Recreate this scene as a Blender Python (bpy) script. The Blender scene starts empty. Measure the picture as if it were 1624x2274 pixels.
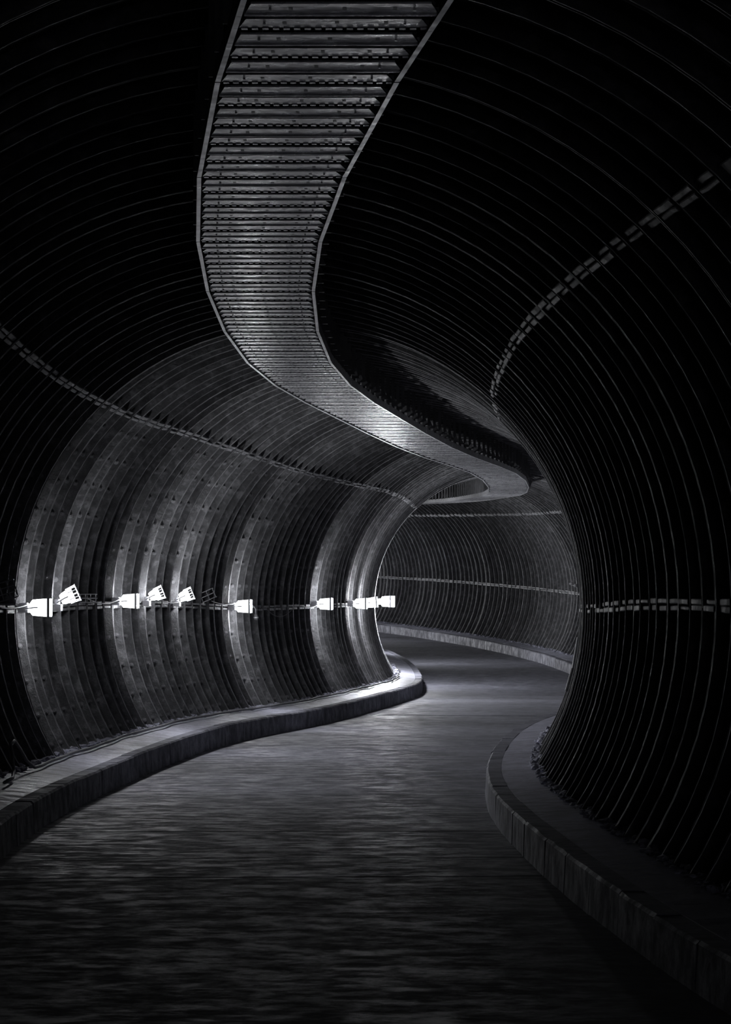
import bpy, math, random
import numpy as np
from mathutils import Vector, Matrix

random.seed(7)
sc = bpy.context.scene
COL = sc.collection
S = 2.7                      # tunnel radius in metres; all layout numbers below are in radii
R = math.radians

# ------------------------------------------------------------------ camera
cam_d = bpy.data.cameras.new('camera')
cam_d.sensor_fit = 'VERTICAL'
cam_d.sensor_height = 36.0
cam_d.lens = 6123.6 / 2274 * 36.0
cam_d.clip_start = 0.05
cam_d.clip_end = 500
cam = bpy.data.objects.new('camera', cam_d)
COL.objects.link(cam)
cam.location = (0, 0, 0.0145 * S)
cam.rotation_euler = (math.pi / 2 + 0.03277, 0, 0)
sc.camera = cam

# ------------------------------------------------------------------ world, exposure
wd = bpy.data.worlds.new('world')
sc.world = wd
wd.use_nodes = True
wd.node_tree.nodes['Background'].inputs[0].default_value = (0.5, 0.5, 0.55, 1)
wd.node_tree.nodes['Background'].inputs[1].default_value = 0.8
sc.view_settings.view_transform = 'Standard'
sc.view_settings.look = 'None'
sc.view_settings.gamma = 1
sc.view_settings.use_curve_mapping = False
sc.view_settings.exposure = 0.6
LAMP_POWER = 90.0            # radiance of the glowing lamp glass

# ------------------------------------------------------------------ centre line of the tunnel
PATH = [(2.456, -0.0414, 3.9036, -0.0042, -0.1178), (2.968, -0.0969, 4.4123, -0.0035, -0.1002), (3.479, -0.1444, 4.9217, -0.0009, -0.086), (3.991, -0.185, 5.4317, 0.0028, -0.0731), (4.503, -0.2191, 5.9423, 0.0065, -0.06), (5.014, -0.2463, 6.4532, 0.0091, -0.0462), (5.526, -0.2663, 6.9645, 0.0096, -0.0318), (6.038, -0.2788, 7.476, 0.0073, -0.0171), (6.549, -0.2837, 7.9876, 0.003, -0.0019), (7.061, -0.2806, 8.4992, -0.0019, 0.0142), (7.573, -0.269, 9.0107, -0.0061, 0.031), (8.084, -0.2488, 9.522, -0.0084, 0.0483), (8.596, -0.2197, 10.0328, -0.0076, 0.0652), (9.108, -0.1822, 10.5431, -0.0043, 0.0813), (9.619, -0.1368, 11.0527, -0.0001, 0.0961), (10.131, -0.0843, 11.5617, 0.0039, 0.1094), (10.642, -0.0253, 12.0699, 0.0061, 0.1212), (11.154, 0.0392, 12.5775, 0.0054, 0.1316), (11.666, 0.1087, 13.0844, 0.0016, 0.141), (12.177, 0.1829, 13.5907, -0.0037, 0.1497), (12.689, 0.2612, 14.0963, -0.0093, 0.1576), (13.201, 0.3433, 14.6013, -0.0137, 0.1644), (13.712, 0.4284, 15.1059, -0.0156, 0.1692), (14.224, 0.5151, 15.6101, -0.0147, 0.171), (14.736, 0.6017, 16.1144, -0.012, 0.1684), (15.247, 0.6857, 16.6191, -0.0086, 0.1608), (15.759, 0.7647, 17.1246, -0.0055, 0.1483), (16.271, 0.8363, 17.6312, -0.0037, 0.132), (16.782, 0.899, 18.139, -0.0044, 0.1134), (17.294, 0.952, 18.6479, -0.0073, 0.0938), (17.806, 0.9948, 19.1578, -0.0105, 0.074), (18.317, 1.0277, 19.6684, -0.0125, 0.0548), (18.829, 1.051, 20.1795, -0.0113, 0.0364), (19.341, 1.0652, 20.691, -0.0056, 0.019), (19.852, 1.0707, 21.2026, 0.0042, 0.003), (20.364, 1.0686, 21.7142, 0.0167, -0.0109), (20.876, 1.0599, 22.2258, 0.0305, -0.0226), (21.387, 1.0458, 22.7373, 0.0443, -0.0326), (21.899, 1.0268, 23.2486, 0.0567, -0.0416), (22.411, 1.0031, 23.7597, 0.0683, -0.0511), (22.922, 0.9742, 24.2705, 0.0799, -0.0623), (23.434, 0.939, 24.781, 0.0916, -0.076), (23.946, 0.8962, 25.2908, 0.1036, -0.0919), (24.457, 0.8447, 25.7999, 0.1162, -0.1096), (24.969, 0.7842, 26.3079, 0.1295, -0.1278), (25.481, 0.7144, 26.8148, 0.1434, -0.1456), (25.992, 0.6358, 27.3204, 0.1577, -0.1625), (26.504, 0.5491, 27.8246, 0.1722, -0.178), (27.016, 0.4549, 28.3275, 0.1865, -0.1921), (27.527, 0.354, 28.8291, 0.2008, -0.2045), (28.039, 0.2473, 29.3296, 0.2155, -0.2151), (28.551, 0.1359, 29.8289, 0.2302, -0.2236), (29.062, 0.0208, 30.3275, 0.2446, -0.2298), (29.574, -0.0968, 30.8254, 0.2584, -0.234), (30.086, -0.2162, 31.323, 0.2714, -0.2366), (30.597, -0.3366, 31.8203, 0.2833, -0.2384), (31.109, -0.4578, 32.3174, 0.2945, -0.2398), (31.62, -0.5796, 32.8143, 0.3053, -0.2412), (32.132, -0.7022, 33.3111, 0.3161, -0.2426), (32.644, -0.8255, 33.8077, 0.3271, -0.2441)]
S_MIN, S_MAX = -4.5, 38.0
_p0, _p1 = PATH[0], PATH[-1]
_pre = [(_p0[0] - q, _p0[1] - q * math.sin(_p0[4]), _p0[2] - q * math.cos(_p0[4]), 0.0, _p0[4]) for q in (9.0, 6.0, 3.0, 1.0, 0.4)]
_post = []
_x, _y, _z, _a = _p1[1], _p1[2], _p1[3], _p1[4]
for _i in range(1, 15):
    _a -= 0.02
    _x += 0.5 * math.sin(_a); _y += 0.5 * math.cos(_a); _z += 0.010
    _post.append((_p1[0] + 0.5 * _i, _x, _y, _z, _a))
_T = np.array(_pre + PATH + _post)
_SS = np.arange(_T[0, 0], _T[-1, 0], 0.02)
def _cub(col):
    t, v = _T[:, 0], _T[:, col]
    m = np.gradient(v, t)
    i = np.clip(np.searchsorted(t, _SS) - 1, 0, len(t) - 2)
    h = t[i + 1] - t[i]; q = (_SS - t[i]) / h
    return (2*q**3-3*q**2+1)*v[i] + (q**3-2*q**2+q)*h*m[i] + (-2*q**3+3*q**2)*v[i+1] + (q**3-q**2)*h*m[i+1]
_PX, _PY, _PZ, _PA = (_cub(c) for c in (1, 2, 3, 4))
def path(s):
    return (float(np.interp(s, _SS, _PX)), float(np.interp(s, _SS, _PY)),
            float(np.interp(s, _SS, _PZ)), float(np.interp(s, _SS, _PA)))
def W(s, u, v):
    """distance along the tunnel, offset to the right, height over the axis -> metres"""
    x, y, z, a = path(s)
    return ((x + u * math.cos(a)) * S, (y - u * math.sin(a)) * S, (z + v) * S)
def s_of_depth(Y):
    return float(np.interp(Y, _PY, _SS))

# ------------------------------------------------------------------ object helpers
def mesh(name, V, F, mats, fm=None, smooth=False):
    me = bpy.data.meshes.new(name)
    me.from_pydata(V, [], F)
    for m in (mats if isinstance(mats, (list, tuple)) else [mats]):
        me.materials.append(m)
    if fm is not None:
        me.polygons.foreach_set('material_index', fm)
    if smooth:
        me.polygons.foreach_set('use_smooth', [True] * len(me.polygons))
    me.update()
    return me
def obj(name, me, parent=None, loc=None, rz=0.0, label=None, cat=None, group=None, kind=None):
    o = bpy.data.objects.new(name, me)
    COL.objects.link(o)
    if loc is not None: o.location = loc
    if rz: o.rotation_euler = (0, 0, rz)
    if parent is not None: o.parent = parent
    if label: o['label'] = label
    if cat: o['category'] = cat
    if group: o['group'] = group
    if kind: o['kind'] = kind
    return o
class MB:
    """collects shapes in metres into one mesh"""
    def __init__(self): self.V, self.F, self.M = [], [], []
    def add(self, V, F, m=0):
        b = len(self.V); self.V += [tuple(v) for v in V]
        self.F += [tuple(b + i for i in f) for f in F]; self.M += [m] * len(F)
    def hexa(self, P, m=0):   # 8 points: bottom 4, top 4 in order
        self.add(P, [(3,2,1,0),(4,5,6,7),(0,1,5,4),(1,2,6,5),(2,3,7,6),(3,0,4,7)], m)
    def box(self, x0, x1, y0, y1, z0, z1, m=0, T=None):
        P = [(x0,y0,z0),(x1,y0,z0),(x1,y1,z0),(x0,y1,z0),(x0,y0,z1),(x1,y0,z1),(x1,y1,z1),(x0,y1,z1)]
        if T is not None: P = [T @ Vector(p) for p in P]
        self.hexa(P, m)
    def tube(self, pts, r, n=6, m=0, cap=True):
        pts = [Vector(p) for p in pts]; rings = []
        up = Vector((0.31, 0.17, 0.93)).normalized()
        for i, p in enumerate(pts):
            t = (pts[min(i+1, len(pts)-1)] - pts[max(i-1, 0)]).normalized()
            a = t.cross(up)
            if a.length < 1e-3: a = t.cross(Vector((1, 0, 0)))
            a.normalize(); b = t.cross(a)
            rr = r[i] if isinstance(r, (list, tuple)) else r
            rings.append([p + (a*math.cos(2*math.pi*k/n) + b*math.sin(2*math.pi*k/n))*rr for k in range(n)])
        V = [v for q in rings for v in q]
        F = [(i*n+k, i*n+(k+1) % n, (i+1)*n+(k+1) % n, (i+1)*n+k) for i in range(len(pts)-1) for k in range(n)]
        if cap: F += [tuple(range(n-1, -1, -1)), tuple((len(pts)-1)*n + k for k in range(n))]
        self.add(V, F, m)
    def build(self, name, mats, parent=None, smooth=False, **kw):
        return obj(name, mesh(name, self.V, self.F, mats, self.M, smooth), parent, **kw)

# ------------------------------------------------------------------ materials
def new_mat(name):
    m = bpy.data.materials.new(name); m.use_nodes = True
    nt = m.node_tree
    return m, nt, nt.nodes['Principled BSDF']
def N(nt, t, **inp):
    n = nt.nodes.new(t)
    for k, v in inp.items():
        n.inputs[k.replace('_', ' ')].default_value = v
    return n
def pos(nt, scale):
    g = nt.nodes.new('ShaderNodeNewGeometry'); mp = nt.nodes.new('ShaderNodeMapping')
    mp.inputs['Scale'].default_value = scale
    nt.links.new(g.outputs['Position'], mp.inputs['Vector'])
    return mp.outputs['Vector']
def ramp(nt, fac, stops):
    r = nt.nodes.new('ShaderNodeValToRGB')
    el = r.color_ramp.elements
    while len(el) < len(stops): el.new(0.5)
    for e, (p, c) in zip(el, stops):
        e.position = p; e.color = (c[0], c[1], c[2], 1) if isinstance(c, (tuple, list)) else (c, c, c * 1.06, 1)
    nt.links.new(fac, r.inputs['Fac'])
    return r.outputs['Color']
def noise(nt, vec, scale, detail=4, rough=0.55):
    n = N(nt, 'ShaderNodeTexNoise', Scale=scale, Detail=detail, Roughness=rough)
    nt.links.new(vec, n.inputs['Vector'])
    return n.outputs['Fac']
def bump(nt, bsdf, h, strength, dist=0.01):
    b = N(nt, 'ShaderNodeBump', Strength=strength, Distance=dist)
    nt.links.new(h, b.inputs['Height']); nt.links.new(b.outputs['Normal'], bsdf.inputs['Normal'])
def mix(nt, fac, a, b, mode='MIX'):
    m = nt.nodes.new('ShaderNodeMix'); m.data_type = 'RGBA'; m.blend_type = mode
    if isinstance(fac, float): m.inputs[0].default_value = fac
    else: nt.links.new(fac, m.inputs[0])
    for i, c in ((6, a), (7, b)):
        if isinstance(c, tuple): m.inputs[i].default_value = c
        else: nt.links.new(c, m.inputs[i])
    return m.outputs[2]

def iron(name, dark, light, patch, rough, metal=0.0, pscale=1.6):
    m, nt, b = new_mat(name)
    v = pos(nt, (1, 1, 1))
    base = ramp(nt, noise(nt, v, 7.0, 6, 0.65), [(0.3, dark), (0.72, light)])
    fl = ramp(nt, noise(nt, v, pscale, 9, 0.68), [(0.52, 0.0), (0.70, 1.0)])
    col = mix(nt, fl, base, (patch, patch, patch * 1.05, 1))
    nt.links.new(col, b.inputs['Base Color'])
    nt.links.new(ramp(nt, noise(nt, v, 9.0, 5), [(0.3, rough - 0.1), (0.7, rough + 0.15)]), b.inputs['Roughness'])
    b.inputs['Metallic'].default_value = metal
    bump(nt, b, noise(nt, v, 22.0, 8, 0.75), 1.0, 0.035)
    return m
M_FACE = iron('painted iron flange face', 0.08, 0.18, 0.30, 0.45, pscale=7.0)
M_EDGE = iron('worn iron flange edge', 0.17, 0.36, 0.5, 0.48)
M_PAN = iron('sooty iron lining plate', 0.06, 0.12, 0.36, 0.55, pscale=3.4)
M_CROWN = iron('darkened crown plate', 0.02, 0.05, 0.22, 0.6, pscale=3.4)  # crown plate colour darkened to stand in for dimmer light overhead
M_BLOCK = iron('rough packed joint', 0.16, 0.42, 0.6, 0.55, pscale=9.0)
M_BOLT = iron('rusty bolt', 0.14, 0.3, 0.42, 0.45)
def galv(name, lo, hi, rough, metal):
    m, nt, b = new_mat(name)
    v = pos(nt, (1, 1, 1))
    nt.links.new(ramp(nt, noise(nt, v, 4.0, 6, 0.6), [(0.3, lo), (0.7, hi)]), b.inputs['Base Color'])
    nt.links.new(ramp(nt, noise(nt, v, 11.0, 4), [(0.3, rough - 0.1), (0.7, rough + 0.12)]), b.inputs['Roughness'])
    b.inputs['Metallic'].default_value = metal
    bump(nt, b, noise(nt, v, 18.0, 4), 0.25, 0.01)
    return m
M_SLAT = galv('galvanised slat', 0.26, 0.48, 0.30, 0.35)
M_RAIL = galv('galvanised rail', 0.32, 0.55, 0.36, 0.6)
M_DECK = galv('dusty deck sheet', 0.36, 0.6, 0.45, 0.1)
M_HANG = galv('dark hanger steel', 0.07, 0.14, 0.5, 0.3)
def concrete(name, lo, hi, rlo, rhi, spec, patch_scale, bstr=0.35):
    m, nt, b = new_mat(name)
    v = pos(nt, (1, 1, 1)); w = pos(nt, (0.8, 1.2, 1))
    c1 = ramp(nt, noise(nt, v, patch_scale, 8, 0.65), [(0.32, lo), (0.7, hi)])
    st = ramp(nt, noise(nt, w, 5.0, 7, 0.7), [(0.35, 0.7), (0.62, 1.0)])
    col = mix(nt, 0.8, c1, st, 'MULTIPLY')
    pit = ramp(nt, noise(nt, v, 34.0, 3, 0.6), [(0.30, 0.35), (0.4, 1.0)])
    worn = noise(nt, w, 5.0, 12, 0.72)
    col = mix(nt, 0.85, col, ramp(nt, worn, [(0.38, 0.6), (0.64, 1.2)]), 'MULTIPLY')
    nt.links.new(mix(nt, 0.7, col, pit, 'MULTIPLY'), b.inputs['Base Color'])
    nt.links.new(ramp(nt, worn, [(0.42, rhi), (0.60, rlo)]), b.inputs['Roughness'])
    b.inputs['Specular IOR Level'].default_value = spec
    bump(nt, b, noise(nt, w, 60.0, 8, 0.75), bstr, 0.006)
    return m
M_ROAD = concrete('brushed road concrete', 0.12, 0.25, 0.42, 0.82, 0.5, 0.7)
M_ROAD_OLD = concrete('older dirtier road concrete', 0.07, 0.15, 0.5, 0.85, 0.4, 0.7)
M_WALK = concrete('walkway concrete', 0.45, 0.68, 0.26, 0.6, 0.7, 1.3)
M_KERB = concrete('kerb concrete', 0.17, 0.32, 0.55, 0.85, 0.4, 2.4, 0.5)
M_RUBBLE = concrete('crumbled mortar', 0.35, 0.6, 0.7, 0.9, 0.3, 6.0, 0.6)
def plain(name, c, rough, metal=0.0):
    m, nt, b = new_mat(name)
    v = pos(nt, (1, 1, 1))
    nt.links.new(ramp(nt, noise(nt, v, 20.0, 3), [(0.3, c * 0.8), (0.7, c * 1.15)]), b.inputs['Base Color'])
    b.inputs['Roughness'].default_value = rough; b.inputs['Metallic'].default_value = metal
    return m
M_CABLE = plain('grey cable sheath', 0.2, 0.5)
M_CABLE_W = plain('pale cable sheath', 0.5, 0.45)
M_LAMPBODY = plain('pale enamelled lamp metal', 0.62, 0.35)
M_WIRE = plain('dull steel wire', 0.42, 0.4, 0.3)
M_GLASSDULL = plain('dull unlit dome glass', 0.28, 0.25)
M_BACK = plain('ground behind the lining', 0.03, 0.9)
def glow(name, k):
    m, nt, b = new_mat(name)
    v = pos(nt, (1, 1, 1))
    b.inputs['Base Color'].default_value = (0.8, 0.82, 0.85, 1)
    nt.links.new(ramp(nt, noise(nt, v, 3.0, 1), [(0.2, (0.93, 0.96, 1.0)), (0.8, (0.97, 0.98, 1.0))]), b.inputs['Emission Color'])
    b.inputs['Emission Strength'].default_value = k
    return m

# ------------------------------------------------------------------ lining: rings of plates and flanges
DS = 0.1742; S_REF = 7.91          # ring pitch and one rib's place along the tunnel
T_RIB = 0.019; D_RIB = 0.050       # double flange thickness and depth
A_UP = 0.809                       # angle of the upper joint
A_FOOT = -0.66                     # lowest point, just under the walkway
Z_FOOT_L, Z_FOOT_R = -0.521, -0.534
def sweep(prof, angs, side, closed=False, mats=None, caps=False):
    """sweep a profile of (s, r) round the ring; side +1 right, -1 left"""
    V, F, M = [], [], []
    n = len(prof); fr = {}
    for s, r in prof:
        if s not in fr: fr[s] = path(s)
    for a in angs:
        ca, sa = math.cos(a) * side, math.sin(a)
        for s, r in prof:
            x, y, z, h = fr[s]; u = r * ca
            V.append(((x + u * math.cos(h)) * S, (y - u * math.sin(h)) * S, (z + r * sa) * S))
    e = n if closed else n - 1
    for i in range(len(angs) - 1):
        for k in range(e):
            F.append((i*n+k, i*n+(k+1) % n, (i+1)*n+(k+1) % n, (i+1)*n+k)); M.append(mats[k] if mats else 0)
    if caps and closed:
        F += [tuple(range(n-1, -1, -1)), tuple((len(angs)-1)*n + k for k in range(n))]; M += [0, 0]
    return V, F, M
def lin(a, b, n): return [a + (b - a) * i / n for i in range(n + 1)]
D_FLAT = 0.030                     # the right wall and the crown have shallower flanges
def depth_of(side, crown): return D_RIB if side < 0 and not crown else D_FLAT
def rib_shape(s, a0, a1, n, side):
    D_RIB = depth_of(side, a1 > 1.0)
    rg = random.Random(int(s * 1000) * 3 + (1 if side > 0 else 0))
    t = T_RIB * rg.uniform(0.85, 1.15) / 2; q = rg.gauss(0, 0.0022); g = 0.0050
    P = [(s-t, 1+D_RIB+.01), (s-t, 1+q+.0012), (s-t+.0016, 1+q), (s-g, 1+q), (s, 1.014+q), (s+g, 1+q+rg.gauss(0, .0012)), (s+t-.0016, 1+q), (s+t, 1+q+.0012), (s+t, 1+D_RIB+.01)]
    return sweep(P, lin(a0, a1, n), side, mats=[0, 1, 1, 0, 0, 1, 1, 0])
def plate_shape(s, a0, a1, n, side):
    D_RIB = depth_of(side, a1 > 1.0)
    rg = random.Random(int(s * 777) + int(a0 * 100))
    e = T_RIB / 2 - 0.006; q = 1 + D_RIB + rg.uniform(-.004, .002)
    m = s + DS / 2
    P = [(s+e, q-.006), (s+.03, q), (m, q+.001), (s+DS-.03, q), (s+DS-e, q-.006), (s+DS-e, q+.02), (s+e, q+.02)]
    return sweep(P, lin(a0, a1, n), side, closed=True, caps=True)
def block_shape(s, ang, lo, hi, side, seed):
    """one short longitudinal flange between two ribs, between heights lo and hi off the joint"""
    rg = random.Random(seed)
    e = T_RIB / 2; r0 = 1 + rg.uniform(-.003, .006); k = .002
    lo += rg.uniform(-.002, .002); hi += rg.uniform(-.002, .002)
    sa, sb = s + e + rg.uniform(.002, .014), s + DS - e - rg.uniform(.002, .014)
    sm = (sa + sb) / 2 + rg.uniform(-.03, .03)
    V = []; ca, sn = math.cos(ang), math.sin(ang)
    cols = [(sa, r0 + rg.uniform(0, .003)), (sm, r0 + rg.uniform(-.003, .003)), (sb, r0 + rg.uniform(0, .003))]
    for st, rr in cols:
        w = rg.uniform(-.001, .001)
        for r, h in ((rr + k, lo + w), (rr, lo + k + w), (rr, hi - k + w), (rr + k, hi + w), (1 + D_RIB + .005, hi + w), (1 + D_RIB + .005, lo + w)):
            V.append(W(st, side * (r * ca - h * sn), r * sn + h * ca))
    F = []
    for i in range(2):
        for j in range(6):
            F.append((i*6+j, i*6+(j+1) % 6, (i+1)*6+(j+1) % 6, (i+1)*6+j))
    F += [(5, 4, 3, 2, 1, 0), (12, 13, 14, 15, 16, 17)]
    return V, F, [0] * len(F)

K0, K1 = int((S_MIN - S_REF) / DS), int((S_MAX - S_REF) / DS)
def shell(name, a0, a1, side, label, cat):
    Pp = []
    V, F = [], []
    ss = lin(S_MIN, S_MAX, 220); an = lin(a0, a1, 10)
    for s in ss:
        for a in an: V.append(W(s, side * 1.1 * math.cos(a), 1.1 * math.sin(a)))
    n = len(an)
    for i in range(len(ss) - 1):
        for k in range(n - 1): F.append((i*n+k, i*n+k+1, (i+1)*n+k+1, (i+1)*n+k))
    return obj(name, mesh(name, V, F, M_BACK), label=label, cat=cat, kind='structure')
wall_l = shell('wall_left', A_FOOT - .1, A_UP, -1, 'ribbed iron wall carrying the row of glowing floodlights', 'wall')
wall_r = shell('wall_right', A_FOOT - .1, A_UP, 1, 'dark ribbed iron wall bulging in opposite the floodlights', 'wall')
ceil = shell('ceiling', A_UP, math.pi - A_UP, 1, 'dark arched iron lining over the slatted tray', 'ceiling')
PI = math.pi
def emit(parent, name, shp, mats, rest, show):
    V, F, M = shp
    if show: return obj(name, mesh(name, V, F, mats, M), parent)
    rest.add(V, F)
    rest.M[-len(F):] = [min(m, 1) for m in M]
    return None
rests = {}
def rest(parent, key):
    return rests.setdefault((parent.name, key), (parent, MB()))[1]
bolt_parts = []
for k in range(K0, K1):
    s = S_REF + k * DS
    visL = 6.2 < s < 20.6
    visR = (3.5 < s < 11.0) or (22.2 < s < 35.5)
    visC = 2.0 < s < 24.5
    for wall, side, vis in ((wall_l, -1, visL), (wall_r, 1, visR)):
        r_ = emit(wall, 'rib', rib_shape(s, A_FOOT, A_UP, 20, side), [M_FACE, M_EDGE], rest(wall, 'rib'), vis)
        if vis and side < 0 and 8.0 < s < 16.2: bolt_parts.append((s, r_))
        emit(wall, 'lining_plate', plate_shape(s, A_FOOT, -.0005, 8, side), [M_PAN], rest(wall, 'plate'), vis)
        emit(wall, 'lining_plate', plate_shape(s, .0005, A_UP, 8, side), [M_PAN], rest(wall, 'plate'), vis)
        for j, (lo, hi) in enumerate(((-.0145, -.0018), (.0018, .0145))):
            emit(wall, 'joint_block', block_shape(s, 0.0, lo, hi, side, k * 7 + j + (500 if side > 0 else 0)), [M_BLOCK], rest(wall, 'block'), vis)
    emit(ceil, 'crown_rib', rib_shape(s, A_UP, PI - A_UP, 22, 1), [M_FACE, M_EDGE], rest(ceil, 'rib'), visC)
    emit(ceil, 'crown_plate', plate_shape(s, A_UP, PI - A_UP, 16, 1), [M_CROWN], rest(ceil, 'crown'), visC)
    for side, two in ((-1, 5.0 < s < 16), (1, 3.0 < s < 9.0)):
        vis = two or (side < 0 and 16 <= s < 20.5) or (side > 0 and (9.0 <= s < 12 or 22.5 < s < 31))
        if two:
            for j, (lo, hi) in enumerate(((-.0145, -.0018), (.0018, .0145))):
                emit(ceil, 'joint_block', block_shape(s, A_UP, lo, hi, side, k * 11 + j + (900 if side > 0 else 0)), [M_BLOCK], rest(ceil, 'block'), True)
        else:
            emit(ceil, 'joint_block', block_shape(s, A_UP, -.0145, .0145, side, k * 11 + (900 if side > 0 else 0)), [M_BLOCK], rest(ceil, 'block'), vis)
for (pn, key), (par, mb) in rests.items():
    mats = {'rib': [M_FACE, M_EDGE], 'plate': [M_PAN, M_PAN], 'crown': [M_CROWN, M_CROWN], 'block': [M_BLOCK, M_BLOCK]}[key]
    nm = {'rib': 'remaining_ribs', 'plate': 'remaining_plates', 'crown': 'remaining_crown_plates', 'block': 'remaining_joint_blocks'}[key]
    if mb.V: mb.build(nm, mats, par, kind='stuff')

# bolts on the flange faces of the left wall
def bolt_mesh():
    mb = MB()
    for r, y0, y1, n in ((0.0105, 0.0, -0.0025, 10), (0.0068, -0.0025, -0.010, 6), (0.004, -0.010, -0.016, 6)):
        V = [(r*S*math.cos(2*PI*i/n), y*S, r*S*math.sin(2*PI*i/n)) for y in (y0, y1) for i in range(n)]
        F = [(i, (i+1) % n, n+(i+1) % n, n+i) for i in range(n)] + [tuple(range(n, 2*n))]
        mb.add(V, F)
    return mb
BM = bolt_mesh()
bolt_me = mesh('bolt', BM.V, BM.F, M_BOLT)
nb = 0; more_bolts = MB()
for s, rb in bolt_parts:
    a = path(s)[3]
    for j in range(11):
        if random.random() < 0.12: continue
        th = -0.50 + j * 0.122 + random.uniform(-.006, .006)
        if abs(th) < .04: continue
        p = W(s - T_RIB / 2, -1.024 * math.cos(th), 1.024 * math.sin(th))
        if nb < 300 and s > 9.0 and s < 15.5:
            o = obj('bolt', bolt_me, rb, loc=p); o.rotation_euler = (0, random.uniform(0, 1), 0)
            o.rotation_euler = Matrix.Rotation(-a, 3, 'Z').to_euler(); nb += 1
        else:
            Rm = Matrix.Translation(p) @ Matrix.Rotation(-a, 4, 'Z')
            more_bolts.add([Rm @ Vector(v) for v in BM.V], BM.F)
if more_bolts.V: more_bolts.build('remaining_bolts', M_BOLT, wall_l, kind='stuff')

# ------------------------------------------------------------------ road, walkways, kerbs
Z_RD = -0.632; Z_KL, Z_KR = -0.5436, -0.5453; U_KL, U_KR = -0.641, 0.664
def strip(name, u0, u1, z0, z1, s0, s1, n, mat, parent=None, base=None, **kw):
    """a slab following the tunnel; top at z0 (u0 side) to z1 (u1 side), underside at base"""
    V, F = [], []
    ss = lin(s0, s1, n)
    for s in ss:
        V += [W(s, u0, z0), W(s, u1, z1), W(s, u1, base), W(s, u0, base)]
    for i in range(n):
        for k in range(4):
            F.append((i*4+k, i*4+(k+1) % 4, (i+1)*4+(k+1) % 4, (i+1)*4+k))
    F += [(3, 2, 1, 0), (n*4, n*4+1, n*4+2, n*4+3)]
    return obj(name, mesh(name, V, F, mat), parent, **kw)
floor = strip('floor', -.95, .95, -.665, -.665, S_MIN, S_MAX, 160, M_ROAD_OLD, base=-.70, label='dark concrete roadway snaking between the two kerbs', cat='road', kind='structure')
cuts = [S_MIN]
while cuts[-1] < s_of_depth(6.43) - 2.0: cuts.append(cuts[-1] + 1.45)
cuts += [s_of_depth(q) for q in (6.43, 6.9, 7.75, 9.4)]
while cuts[-1] < S_MAX - 2: cuts.append(cuts[-1] + 1.35)
cuts.append(S_MAX)
for q0, q1 in zip(cuts, cuts[1:]):
    dz = random.uniform(-.0012, .0012)
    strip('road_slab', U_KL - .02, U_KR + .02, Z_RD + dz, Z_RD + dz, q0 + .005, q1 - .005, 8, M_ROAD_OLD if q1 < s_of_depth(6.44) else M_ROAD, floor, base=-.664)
def walkway(side, uk, zk, zf, label):
    wk = 0.052 * side
    top = strip('raised_walkway', uk + wk, .9 * side, zk, zf, S_MIN, S_MAX, 200, M_WALK, base=-.66, label=label, cat='walkway', kind='structure')
    s = S_MIN; rg = random.Random(5 + side)
    while s < S_MAX:
        L = rg.uniform(.36, .5); e = min(s + L, S_MAX)
        V, F = [], []
        du = rg.uniform(-.002, .002); dz = rg.uniform(-.0012, .0018); n = 4; c = .006
        ss = lin(s + .0022, e - .0022, n)
        for q in ss:
            w = rg.uniform(-.0012, .0012)
            for u, z in ((uk + wk - .001 * side, zk + dz), (uk + c * side + (du + w) * side, zk + dz + w), (uk + (du + w) * side, zk - c + dz), (uk - .004 * side + w * side, -.655), (uk + wk - .001 * side, -.655)):
                V.append(W(q, u, z))
        for i in range(n):
            for k in range(5): F.append((i*5+k, i*5+(k+1) % 5, (i+1)*5+(k+1) % 5, (i+1)*5+k))
        F += [(4, 3, 2, 1, 0), tuple(n*5 + k for k in range(5))]
        obj('kerb_stone', mesh('kerb_stone', V, F, M_KERB), top)
        s = e
    return top
walkway(-1, U_KL, Z_KL, Z_FOOT_L, 'pale raised walkway under the floodlights with a cable along it')
walkway(1, U_KR, Z_KR, Z_FOOT_R, 'dim raised walkway along the bulging dark wall')

def rubble(name, side, s0, s1, n, zf, label, smin, smax):
    mb = MB(); rg = random.Random(21 + side)
    foot = math.sqrt(1 - zf * zf)
    phi = (1 + 5 ** .5) / 2
    ico = [(-1,phi,0),(1,phi,0),(-1,-phi,0),(1,-phi,0),(0,-1,phi),(0,1,phi),(0,-1,-phi),(0,1,-phi),(phi,0,-1),(phi,0,1),(-phi,0,-1),(-phi,0,1)]
    icf = [(0,11,5),(0,5,1),(0,1,7),(0,7,10),(0,10,11),(1,5,9),(5,11,4),(11,10,2),(10,7,6),(7,1,8),(3,9,4),(3,4,2),(3,2,6),(3,6,8),(3,8,9),(4,9,5),(2,4,11),(6,2,10),(8,6,7),(9,8,1)]
    for i in range(n):
        s = s0 + (s1 - s0) * (i + rg.random()) / n
        r = rg.uniform(smin, smax) * rg.choice((.5, .8, 1, 1.2))
        u = side * (foot + rg.uniform(-.022, .03)); z = zf + r * .2
        c = Vector(W(s, u, z)); k = (rg.uniform(.8, 1.7), rg.uniform(.8, 2.2), rg.uniform(.5, .9))
        V = [c + Vector(tuple(p[j] * r * S * .52 * k[j] * rg.uniform(.75, 1.2) for j in range(3))) for p in ico]
        mb.add(V, icf)
    return mb.build(name, M_RUBBLE, label=label, cat='rubble', kind='stuff')
rubble('mortar_rubble', 1, 3.2, 36, 1500, Z_FOOT_R, 'crumbled mortar lumps along the foot of the dark bulging wall', .005, .013)
rubble('mortar_crumbs', -1, 5.5, 21, 700, Z_FOOT_L, 'small mortar crumbs along the foot of the floodlit wall', .005, .014)

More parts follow.
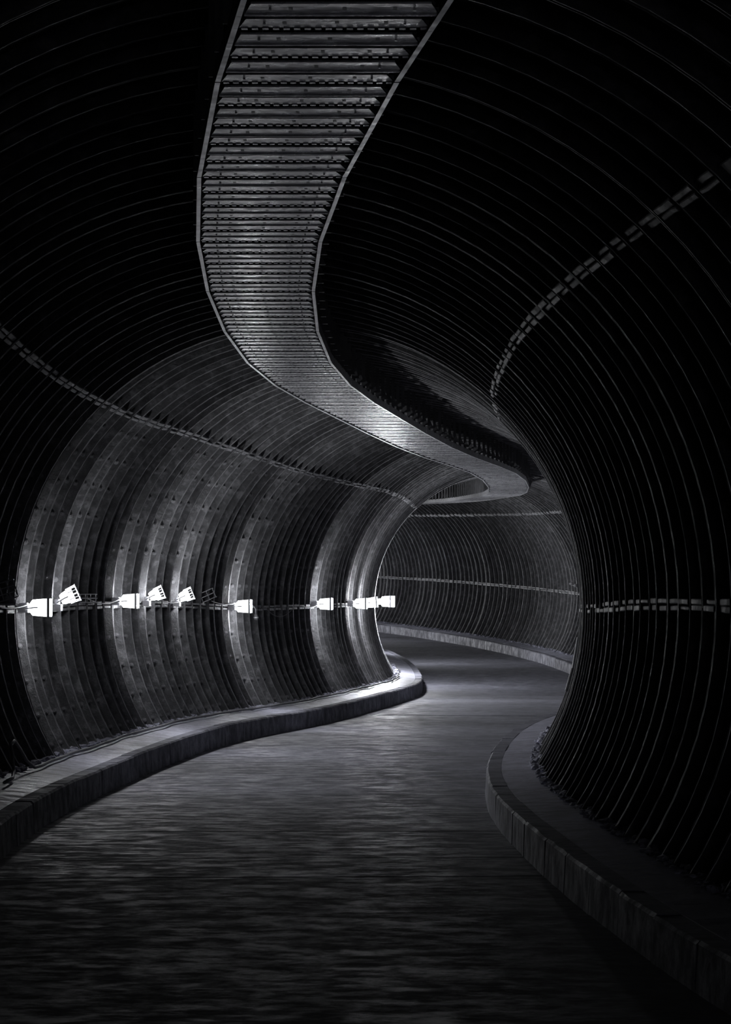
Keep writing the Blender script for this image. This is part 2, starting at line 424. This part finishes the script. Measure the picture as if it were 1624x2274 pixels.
# ------------------------------------------------------------------ slatted tray under the crown
H_T = 0.837; U_TL, U_TR = -0.150, 0.141
tray = obj('slatted_tray', None, loc=W(8, 0, H_T), label='long galvanised slatted tray winding along under the tunnel crown', cat='cable tray')
bpy.context.view_layer.update()
TI = Matrix.Translation(tray.location).inverted()
def child(o):
    o.matrix_parent_inverse = TI
    return o
nodes_Y = [4.32 + 1.01 * j for j in range(-6, 32)]
def tray_at(Y):
    """tray centre line: straight between nodes; slats stay square to the entrance axis"""
    j = max(0, min(len(nodes_Y) - 2, int((Y - nodes_Y[0]) / 1.01)))
    A, B = nodes_Y[j], nodes_Y[j + 1]
    pa = []
    for q in (A, B):
        x, y, z, a = path(s_of_depth(q)); pa.append((x, z))
    t = (Y - A) / (B - A)
    return pa[0][0] * (1-t) + pa[1][0] * t, pa[0][1] * (1-t) + pa[1][1] * t + H_T
def TP(Y, u, v):
    x, z = tray_at(Y)
    return ((x + u) * S, Y * S, (z + v) * S)
for j in range(len(nodes_Y) - 1):
    A, B = nodes_Y[j], nodes_Y[j + 1]; e = .004
    for u0, sg in ((U_TL, 1), (U_TR, -1)):
        mb = MB()
        w, hgt, t = .0085 * sg, .03, .003
        # L section: bottom leg and upright leg
        for (ua, ub, va, vb) in ((u0, u0 + w, 0, t), (u0, u0 + t * sg, t, hgt)):
            ya, yb = A + e, B - e
            P = [TP(ya, ua, va), TP(ya, ub, va), TP(yb, ub, va), TP(yb, ua, va), TP(ya, ua, vb), TP(ya, ub, vb), TP(yb, ub, vb), TP(yb, ua, vb)]
            mb.hexa(P)
        child(mb.build('edge_rail', M_RAIL, tray))
    mb = MB(); i0, i1 = U_TL + .042, U_TR - .040
    # corrugated sheet: ridges run along the tray
    nr = 11; V = []; F = []
    for Yq in (A + e, B - e):
        for q in range(nr * 4 + 1):
            c = i0 + (i1 - i0) * q / (nr * 4)
            V.append(TP(Yq, c, (.020, .020, .026, .026)[q % 4]))
    m_ = nr * 4 + 1
    F = [(q, q + 1, m_ + q + 1, m_ + q) for q in range(m_ - 1)]
    V += [TP(A + e, i0, .042), TP(A + e, i1, .042), TP(B - e, i1, .042), TP(B - e, i0, .042)]
    F.append((2*m_, 2*m_+1, 2*m_+2, 2*m_+3))
    mb.add(V, F)
    child(mb.build('deck_sheet', M_DECK, tray))
def slat_mesh(major):
    mb = MB(); x0, x1 = (U_TL + .0088) * S, (U_TR - .0088) * S
    d = (.070 if major else .058) * S
    z0 = (.004 if major else .006) * S
    t = .003 * S
    ch = .012 * S
    # web with bevelled ends, and two turned-up lips
    V = [(x0 + ch, -d/2, z0), (x1 - ch, -d/2, z0), (x1, d/2, z0), (x0, d/2, z0), (x0 + ch, -d/2, z0+t), (x1 - ch, -d/2, z0+t), (x1, d/2, z0+t), (x0, d/2, z0+t)]
    mb.add(V, [(3,2,1,0),(4,5,6,7),(0,1,5,4),(1,2,6,5),(2,3,7,6),(3,0,4,7)])
    mb.box(x0, x1, d/2 - t, d/2, z0 - (.0022 * S if major else 0), z0 + .010 * S)
    if not major:      # castellated lower edge
        for q in range(18):
            xa = x0 + (x1 - x0) * (q + .18) / 18; xb = x0 + (x1 - x0) * (q + .78) / 18
            mb.box(xa, xb, d/2, d/2 + .010 * S, z0 - .0012 * S, z0 + .001 * S, 2)
    # bolts to the deck near both ends
    for xb in (U_TL + .046, U_TR - .044):
        mb.box(xb * S - .0018 * S, xb * S + .0018 * S, -.002 * S, .002 * S, z0 - .0022 * S, z0 + .001 * S)
    # slots
    for xb in (-.075, 0.0, .07):
        mb.box(xb * S - .003 * S, xb * S + .003 * S, -.010 * S, .004 * S, z0 - .0004 * S, z0 + .001 * S, 1)
    return mesh('slat', mb.V, mb.F, [M_SLAT, M_HANG, M_RAIL], mb.M)
SL = (slat_mesh(True), slat_mesh(False))
Y = 2.6; q = 0
while Y < 32.2:
    x, z = tray_at(Y)
    child(obj('slat', SL[q % 2], tray, loc=(x * S, Y * S, z * S)))
    Y += .101; q += 1
def hanger_mesh(sg):
    mb = MB()
    # flat bar up to the lining, and a triangular gusset standing outside the rail
    mb.box(-.007 * S, .007 * S, -.0025 * S, .0025 * S, .026 * S, .152 * S)
    o = .022 * S * sg
    if sg < 0: return mesh('hanger', mb.V, mb.F, M_HANG)
    P = [(0, -.004*S, .034*S), (o, -.004*S, .034*S), (0, -.004*S, .088*S), (0, .004*S, .034*S), (o, .004*S, .034*S), (0, .004*S, .088*S)]
    mb.add(P, [(0,1,2),(5,4,3),(0,3,4,1),(1,4,5,2),(2,5,3,0)])
    return mesh('hanger', mb.V, mb.F, M_HANG)
HM = {-1: hanger_mesh(-1), 1: hanger_mesh(1)}
Y = 3.0
while Y < 31.5:
    x, z = tray_at(Y)
    for sg, u in ((-1, U_TL), (1, U_TR)):
        child(obj('hanger', HM[sg], tray, loc=((x + u) * S, Y * S, z * S)))
    Y += .202

# ------------------------------------------------------------------ floodlights on the left joint shelf
def lamp(s, kind, power, label, du=0.0, dv=0.0, tilt=0.0, turn=0.0, scale=1.0, aim=.5, back=.1, lit=True):
    """u axis = local +x points across the tunnel away from the wall"""
    a = path(s)[3]
    root = obj('floodlight', None, loc=W(s, -1.0 + du, dv), rz=-a, label=label, cat='floodlight', group='unseen floodlights added round the bend' if s > 21 else 'floodlights along the wall joint')
    k = S * scale
    mb = MB()
    if kind == 'A':
        mb.box(0.0, .034*k, -.02*k, .02*k, -.013*k, .017*k)
        mb.box(.004*k, .030*k, -.016*k, .016*k, .017*k, .020*k)
        mb.build('mount_box', M_LAMPBODY, root)
        T = Matrix.Translation((.036*k, 0, .004*k)) @ Matrix.Rotation(turn, 4, 'Z') @ Matrix.Rotation(-tilt, 4, 'Y')
    else:
        mb.box(.004*k, .034*k, -.02*k, .02*k, -.012*k, .012*k)
        mb.box(.010*k, .026*k, -.012*k, .012*k, .012*k, .03*k)
        mb.build('mount_box', M_LAMPBODY, root)
        T = Matrix.Translation((.026*k, 0, .026*k)) @ Matrix.Rotation(turn, 4, 'Z') @ Matrix.Rotation(-tilt, 4, 'Y')
    # yoke
    mb = MB()
    mb.tube([T @ Vector((-.012*k, -.024*k, -.004*k)), T @ Vector((.02*k, -.030*k, 0)), T @ Vector((.034*k, -.031*k, 0))], .0025*k, 6)
    mb.tube([T @ Vector((-.012*k, .024*k, -.004*k)), T @ Vector((.02*k, .030*k, 0)), T @ Vector((.034*k, .031*k, 0))], .0025*k, 6)
    mb.tube([T @ Vector((-.012*k, -.024*k, -.004*k)), T @ Vector((-.012*k, .024*k, -.004*k))], .0025*k, 6)
    mb.build('yoke', M_LAMPBODY, root)
    L = .068 * k
    if kind == 'A':
        hb, hf, wb, wf = .027*k, .031*k, .022*k, .026*k
        secs = [(.004*k, .016*k, .012*k), (.014*k, hb, wb), (L, hf, wf)]
        mbh = MB(); V = []
        for x, h, w in secs:
            c = .3
            for yy, zz in ((-w, -h*(1-c)), (-w*(1-c), -h), (w*(1-c), -h), (w, -h*(1-c)), (w, h*(1-c)), (w*(1-c), h), (-w*(1-c), h), (-w, h*(1-c))):
                V.append(T @ Vector((x, yy, zz)))
        n = 8
        F = [(i*n+j, i*n+(j+1) % n, (i+1)*n+(j+1) % n, (i+1)*n+j) for i in range(2) for j in range(n)] + [tuple(range(n-1, -1, -1)), tuple(2*n+j for j in range(n))]
        mbh.add(V, F)
        fr = MB()
        for (y0, y1, z0, z1) in ((-wf-.003*k, wf+.003*k, hf-.001*k, hf+.003*k), (-wf-.003*k, wf+.003*k, -hf-.003*k, -hf+.001*k), (-wf-.003*k, -wf+.001*k, -hf, hf), (wf-.001*k, wf+.003*k, -hf, hf)):
            fr.box(L - .004*k, L + .005*k, y0, y1, z0, z1, T=T)
    else:
        n = 14; mbh = MB(); V = []
        secs = [(.006*k, .016*k), (.016*k, .021*k), (L*.55, .025*k), (L*.8, .026*k)]
        for x, r in secs:
            for j in range(n): V.append(T @ Vector((x, r*math.cos(2*PI*j/n), r*math.sin(2*PI*j/n))))
        F = [(i*n+j, i*n+(j+1) % n, (i+1)*n+(j+1) % n, (i+1)*n+j) for i in range(3) for j in range(n)] + [tuple(range(n-1, -1, -1)), tuple(3*n+j for j in range(n))]
        mbh.add(V, F)
        fr = MB(); V = []
        for x, r in ((L*1.03, .0315*k), (L*1.06, .034*k), (L*1.10, .033*k), (L*1.06, .029*k)):
            for j in range(n): V.append(T @ Vector((x, r*math.cos(2*PI*j/n), r*math.sin(2*PI*j/n))))
        F = [(i*n+j, i*n+(j+1) % n, ((i+1) % 4)*n+(j+1) % n, ((i+1) % 4)*n+j) for i in range(4) for j in range(n)]
        fr.add(V, F)
        for j in range(0, n, 2):     # guard bars from drum to rim
            c, sn = math.cos(2*PI*j/n), math.sin(2*PI*j/n)
            fr.tube([T @ Vector((L*.5, .0285*k*c, .0285*k*sn)), T @ Vector((L*1.05, .031*k*c, .031*k*sn))], .0016*k, 4)
    # the lens wraps the front and the side turned up the tunnel; the back of the head only glows through
    D = Vector((math.cos(aim or 0), math.sin(aim or 0), -.05)).normalized()
    for i, f in enumerate(mbh.F):
        a_, b_, c_ = (Vector(mbh.V[f[j]]) for j in (0, 1, 2))
        n_ = (b_ - a_).cross(c_ - a_).normalized()
        mid = sum((Vector(mbh.V[j]) for j in f), Vector()) / len(f)
        if n_.dot(mid - T @ Vector((L*.5, 0, 0))) < 0: n_ = -n_
        q_ = n_.dot(D)
        if aim is None: mbh.M[i] = 1; continue
        mbh.M[i] = 0 if q_ > .6 else 1 if q_ > .25 else 3 if n_.y < -.6 else 2
    P_ = LAMP_POWER * power
    mbh.build('glowing_head' if lit else 'lamp_head', [glow('lamp lens', P_ * 3.0), glow('lamp side glass', P_ * (.6 if aim is None else .12)), glow('lamp back', LAMP_POWER * back), glow('lamp dim side', LAMP_POWER * .05)] if lit else [M_GLASSDULL] * 4, root)
    fr.build('front_rim', M_LAMPBODY, root)
    return root
LAMPS = [
 (8.33, 'A', 1.0, 'boxy floodlight farthest left, its mount box nearest the dark left edge', 0, 0, 0, 0, 1.05),
 (8.97, 'B', 0.6, 'round floodlight tilted up, right beside the leftmost boxy floodlight', 0, 0, .42, .2, 1.05),
 (10.17, 'A', 2.4, 'boxy floodlight just right of the flat empty wire guard', 0, .012, 0, 0, 1.0),
 (10.80, 'B', 1.3, 'round tilted floodlight between the boxy one and its twin', 0, .004, .38, .2, 1.0),
 (11.47, 'B', 1.5, 'round tilted floodlight left of the slanted wire guard', 0, .004, .38, .2, 1.0),
 (12.78, 'A', 2.3, 'boxy floodlight above the dangling cable plug', 0, 0, 0, 0, 1.1),
 (15.10, 'A', 1.7, 'boxy floodlight standing alone between the cable loop and the far cluster', 0, .01, 0, 0, 1.15),
 (16.60, 'A', 2.0, 'first floodlight of the bright cluster at the bend', 0, .006, 0, 0, 1.15),
 (17.30, 'A', 2.0, 'middle floodlight of the bright cluster at the bend', 0, .012, .1, 0, 1.15),
 (19.70, 'A', 8.0, 'largest brightest floodlight, last of the row where the wall turns away', .0, .015, .0, -.4, 1.35),
]
# unseen floodlights added round the bend to light the far section
for j, s in enumerate((23.6, 29.6, 31.6, 33.6, 35.6)):
    LAMPS.append((s, 'A', 3.0 if j == 0 else 5.5, 'unseen boxy floodlight added round the bend behind the turning wall', 0, .01, 0, 0, 1.1))
for s, kd, pw, lb, du, dv, ti, tu, scl in LAMPS:
    lamp(s, kd, pw, lb, du, dv, ti, tu, scl, -.3 if 21 < s < 25 else -1.0 if s > 25 else None if s > 18 else .4, .42 if s < 9.5 else .6 if s < 12 else .85 if s < 16 else 1.2)

# wire guards left on the shelf
def guard(s, w, h, nx, nz, label, tilt, turn, dv, du=.03):
    a = path(s)[3]
    root = obj('wire_guard', None, loc=W(s, -1.0 + du, dv), rz=-a, label=label, cat='wire guard')
    T = Matrix.Rotation(turn, 4, 'Z') @ Matrix.Rotation(-tilt, 4, 'Y')
    r = .0022 * S; d = .03 * S
    for i in range(nx + 1):
        mb = MB(); x = w * S * i / nx
        mb.tube([T @ Vector((x, d, 0)), T @ Vector((x, 0, 0)), T @ Vector((x, 0, h * S)), T @ Vector((x, d, h * S))], r, 5)
        mb.build('upright_wire', M_WIRE, root)
    for j in range(nz + 1):
        mb = MB(); z = h * S * j / nz
        mb.tube([T @ Vector((-.004 * S, d, z)), T @ Vector((-.004 * S, 0, z)), T @ Vector((w * S, 0, z)), T @ Vector((w * S, d, z))], r, 5)
        mb.build('cross_wire', M_WIRE, root)
    return root
guard(9.52, .062, .032, 3, 2, 'flat empty wire guard resting level on the joint shelf', 0, 0, .016, .0)
guard(12.12, .068, .046, 2, 2, 'slanted empty wire guard leaning on the joint shelf', .42, .1, .018, .01)
g = guard(7.80, .075, .06, 3, 3, 'tilted wire guard over an unlit dome lamp at the left edge', .3, .1, .02, .02)
a = path(7.83)[3]
dl = obj('dome_lamp', None, loc=W(7.83, -.965, .018), rz=-a, label='unlit dome lamp behind the tilted wire guard at the left edge', cat='lamp')
mb = MB(); V = []; F = []
n = 12; prof = [(.024, 0), (.024, .006), (.022, .014), (.017, .022), (.009, .027), (.001, .029)]
for r, z in prof:
    for j in range(n): V.append((r*S*math.cos(2*PI*j/n) + .02*S, r*S*math.sin(2*PI*j/n), z*S))
F = [(i*n+j, i*n+(j+1) % n, (i+1)*n+(j+1) % n, (i+1)*n+j) for i in range(len(prof)-1) for j in range(n)] + [tuple(range(n-1, -1, -1)), tuple((len(prof)-1)*n+j for j in range(n))]
mb.add(V, F); mb.build('dome', M_GLASSDULL, dl, smooth=True)
mb = MB(); mb.box(-.008*S, .048*S, -.026*S, .026*S, -.006*S, 0); mb.build('base_plate', M_LAMPBODY, dl)

# ------------------------------------------------------------------ cables
def cable(name, pts, r, mat, label, n=6, cat='cable'):
    mb = MB(); mb.tube(pts, r * S, n)
    return mb.build(name, mat, label=label, cat=cat, smooth=True)
foot = math.sqrt(1 - Z_FOOT_L ** 2)
rg = random.Random(3)
pts = []; s = 7.55
while s < 20.6:
    w = .006 * math.sin(s * 5.1) + .004 * math.sin(s * 11.7)
    u = -(foot - .038) + w
    zt = Z_FOOT_L + (Z_KL - Z_FOOT_L) * (.038 / .2)
    pts.append(W(s, u, zt + .008)); s += .06
hump = [W(6.7, -.78, Z_FOOT_L + .004), W(6.95, -.79, Z_FOOT_L + .004), W(7.08, -.805, Z_FOOT_L + .02), W(7.12, -.815, Z_FOOT_L + .06), W(7.15, -.825, Z_FOOT_L + .095), W(7.22, -.825, Z_FOOT_L + .105), W(7.32, -.822, Z_FOOT_L + .075), W(7.44, -.818, Z_FOOT_L + .03)]
cable('power_cable', hump + pts, .0055, M_CABLE, 'grey power cable lying along the walkway at the foot of the floodlit wall')
def sag(s0, s1, drop, v0, v1, u=-.985, n=10):
    return [W(s0 + (s1 - s0) * i / n, u, v0 + (v1 - v0) * i / n - drop * (1 - (2 * i / n - 1) ** 2)) for i in range(n + 1)]
cable('lamp_lead', sag(9.50, 10.2, .022, .03, .03, -.965), .0025, M_CABLE_W, 'pale lead drooping from the flat wire guard to the boxy floodlight')
cable('lamp_lead', sag(7.75, 8.33, .008, .006, .016, -.965), .0025, M_CABLE_W, 'pale lead running from the unlit dome lamp to the leftmost floodlight')
cable('lamp_lead', sag(10.95, 11.5, .016, .025, .02, -.955), .0022, M_CABLE_W, 'pale lead drooping between the two round tilted floodlights')
cable('lamp_lead', sag(12.2, 12.8, .01, .025, .02, -.965), .0025, M_CABLE_W, 'pale lead from the slanted wire guard to the boxy floodlight')
cable('lamp_lead', sag(14.55, 15.15, .016, .012, .012, -.965), .0025, M_CABLE_W, 'pale lead drooping just left of the lone boxy floodlight')
cable('cable_loop', sag(13.55, 14.45, .065, .01, .02, -.97, 16), .0014, M_CABLE, 'thin dark cable hanging in a wide loop below the joint shelf')
# dangling lead with plug
root = obj('dangling_plug', None, loc=W(13.25, -.955, 0), label='plug dangling on a short lead right of the boxy floodlight', cat='plug')
mb = MB(); mb.tube([(-.02*S, 0, .006*S), (-.006*S, 0, .004*S), (0, 0, -.008*S), (.001*S, 0, -.035*S)], .003*S, 6); mb.build('lead', M_CABLE_W, root, smooth=True)
mb = MB(); mb.tube([(.001*S, 0, -.033*S), (.001*S, 0, -.040*S), (.003*S, 0, -.046*S), (.003*S, 0, -.060*S), (.003*S, 0, -.066*S)], [.006*S, .009*S, .0115*S, .0115*S, .007*S], 10); mb.build('plug_body', M_CABLE, root)
mb = MB()
V = []; n = 10
for i in range(n):
    c, q = math.cos(2*PI*i/n), math.sin(2*PI*i/n)
    for r, z in ((.0118, -.050), (.0135, -.050), (.0135, -.055), (.0118, -.055)): V.append((.003*S + r*S*c, r*S*q, z*S))
mb.add(V, [(i*4+k, i*4+(k+1) % 4, ((i+1) % n)*4+(k+1) % 4, ((i+1) % n)*4+k) for i in range(n) for k in range(4)])
mb.build('collar', M_LAMPBODY, root)

# thin bar standing in for a lit rib edge at the right wall's bend
root = obj('lit_rib_edge', None, loc=W(8.95, .94, -.30), label='thin pale bar standing in for a lit rib edge on the dark bulge', cat='rod')
b0 = Vector(root.location)
pa, pb, pc = (Vector(W(8.95, math.sqrt(.996 ** 2 - v * v), v)) - b0 for v in (-.11, -.225, -.31))
mb = MB(); mb.tube([pa, pb], .0035 * S, 6); mb.build('lit_edge_bar', M_LAMPBODY, root)
mb = MB(); mb.tube([pb, pc], .0045 * S, 6); mb.build('dark_lower_bar', M_CABLE, root)

# two small unlit lamps on the far wall
for s, v, lb in ((23.58, .072, 'left one of two small unlit wall lamps near the dark bulge'), (23.80, .085, 'right one of two small unlit wall lamps near the dark bulge')):
    root = obj('wall_lamp', None, loc=W(s, .992, v), rz=-path(s)[3], label=lb, cat='lamp')
    n = 10; V = []
    prof = [(0, .016), (-.012, .017), (-.022, .014), (-.03, .008), (-.033, .001)]
    for x, r in prof:
        for j in range(n): V.append((x*S, r*S*math.cos(2*PI*j/n), r*S*math.sin(2*PI*j/n)))
    F = [(i*n+j, i*n+(j+1) % n, (i+1)*n+(j+1) % n, (i+1)*n+j) for i in range(len(prof)-1) for j in range(n)] + [tuple(range(n-1, -1, -1)), tuple((len(prof)-1)*n+j for j in range(n))]
    mb = MB(); mb.add(V, F); mb.build('dome', M_GLASSDULL, root, smooth=True)
    mb = MB(); mb.box(-.004*S, .03*S, -.018*S, .018*S, -.018*S, .018*S); mb.build('base_box', M_HANG, root)
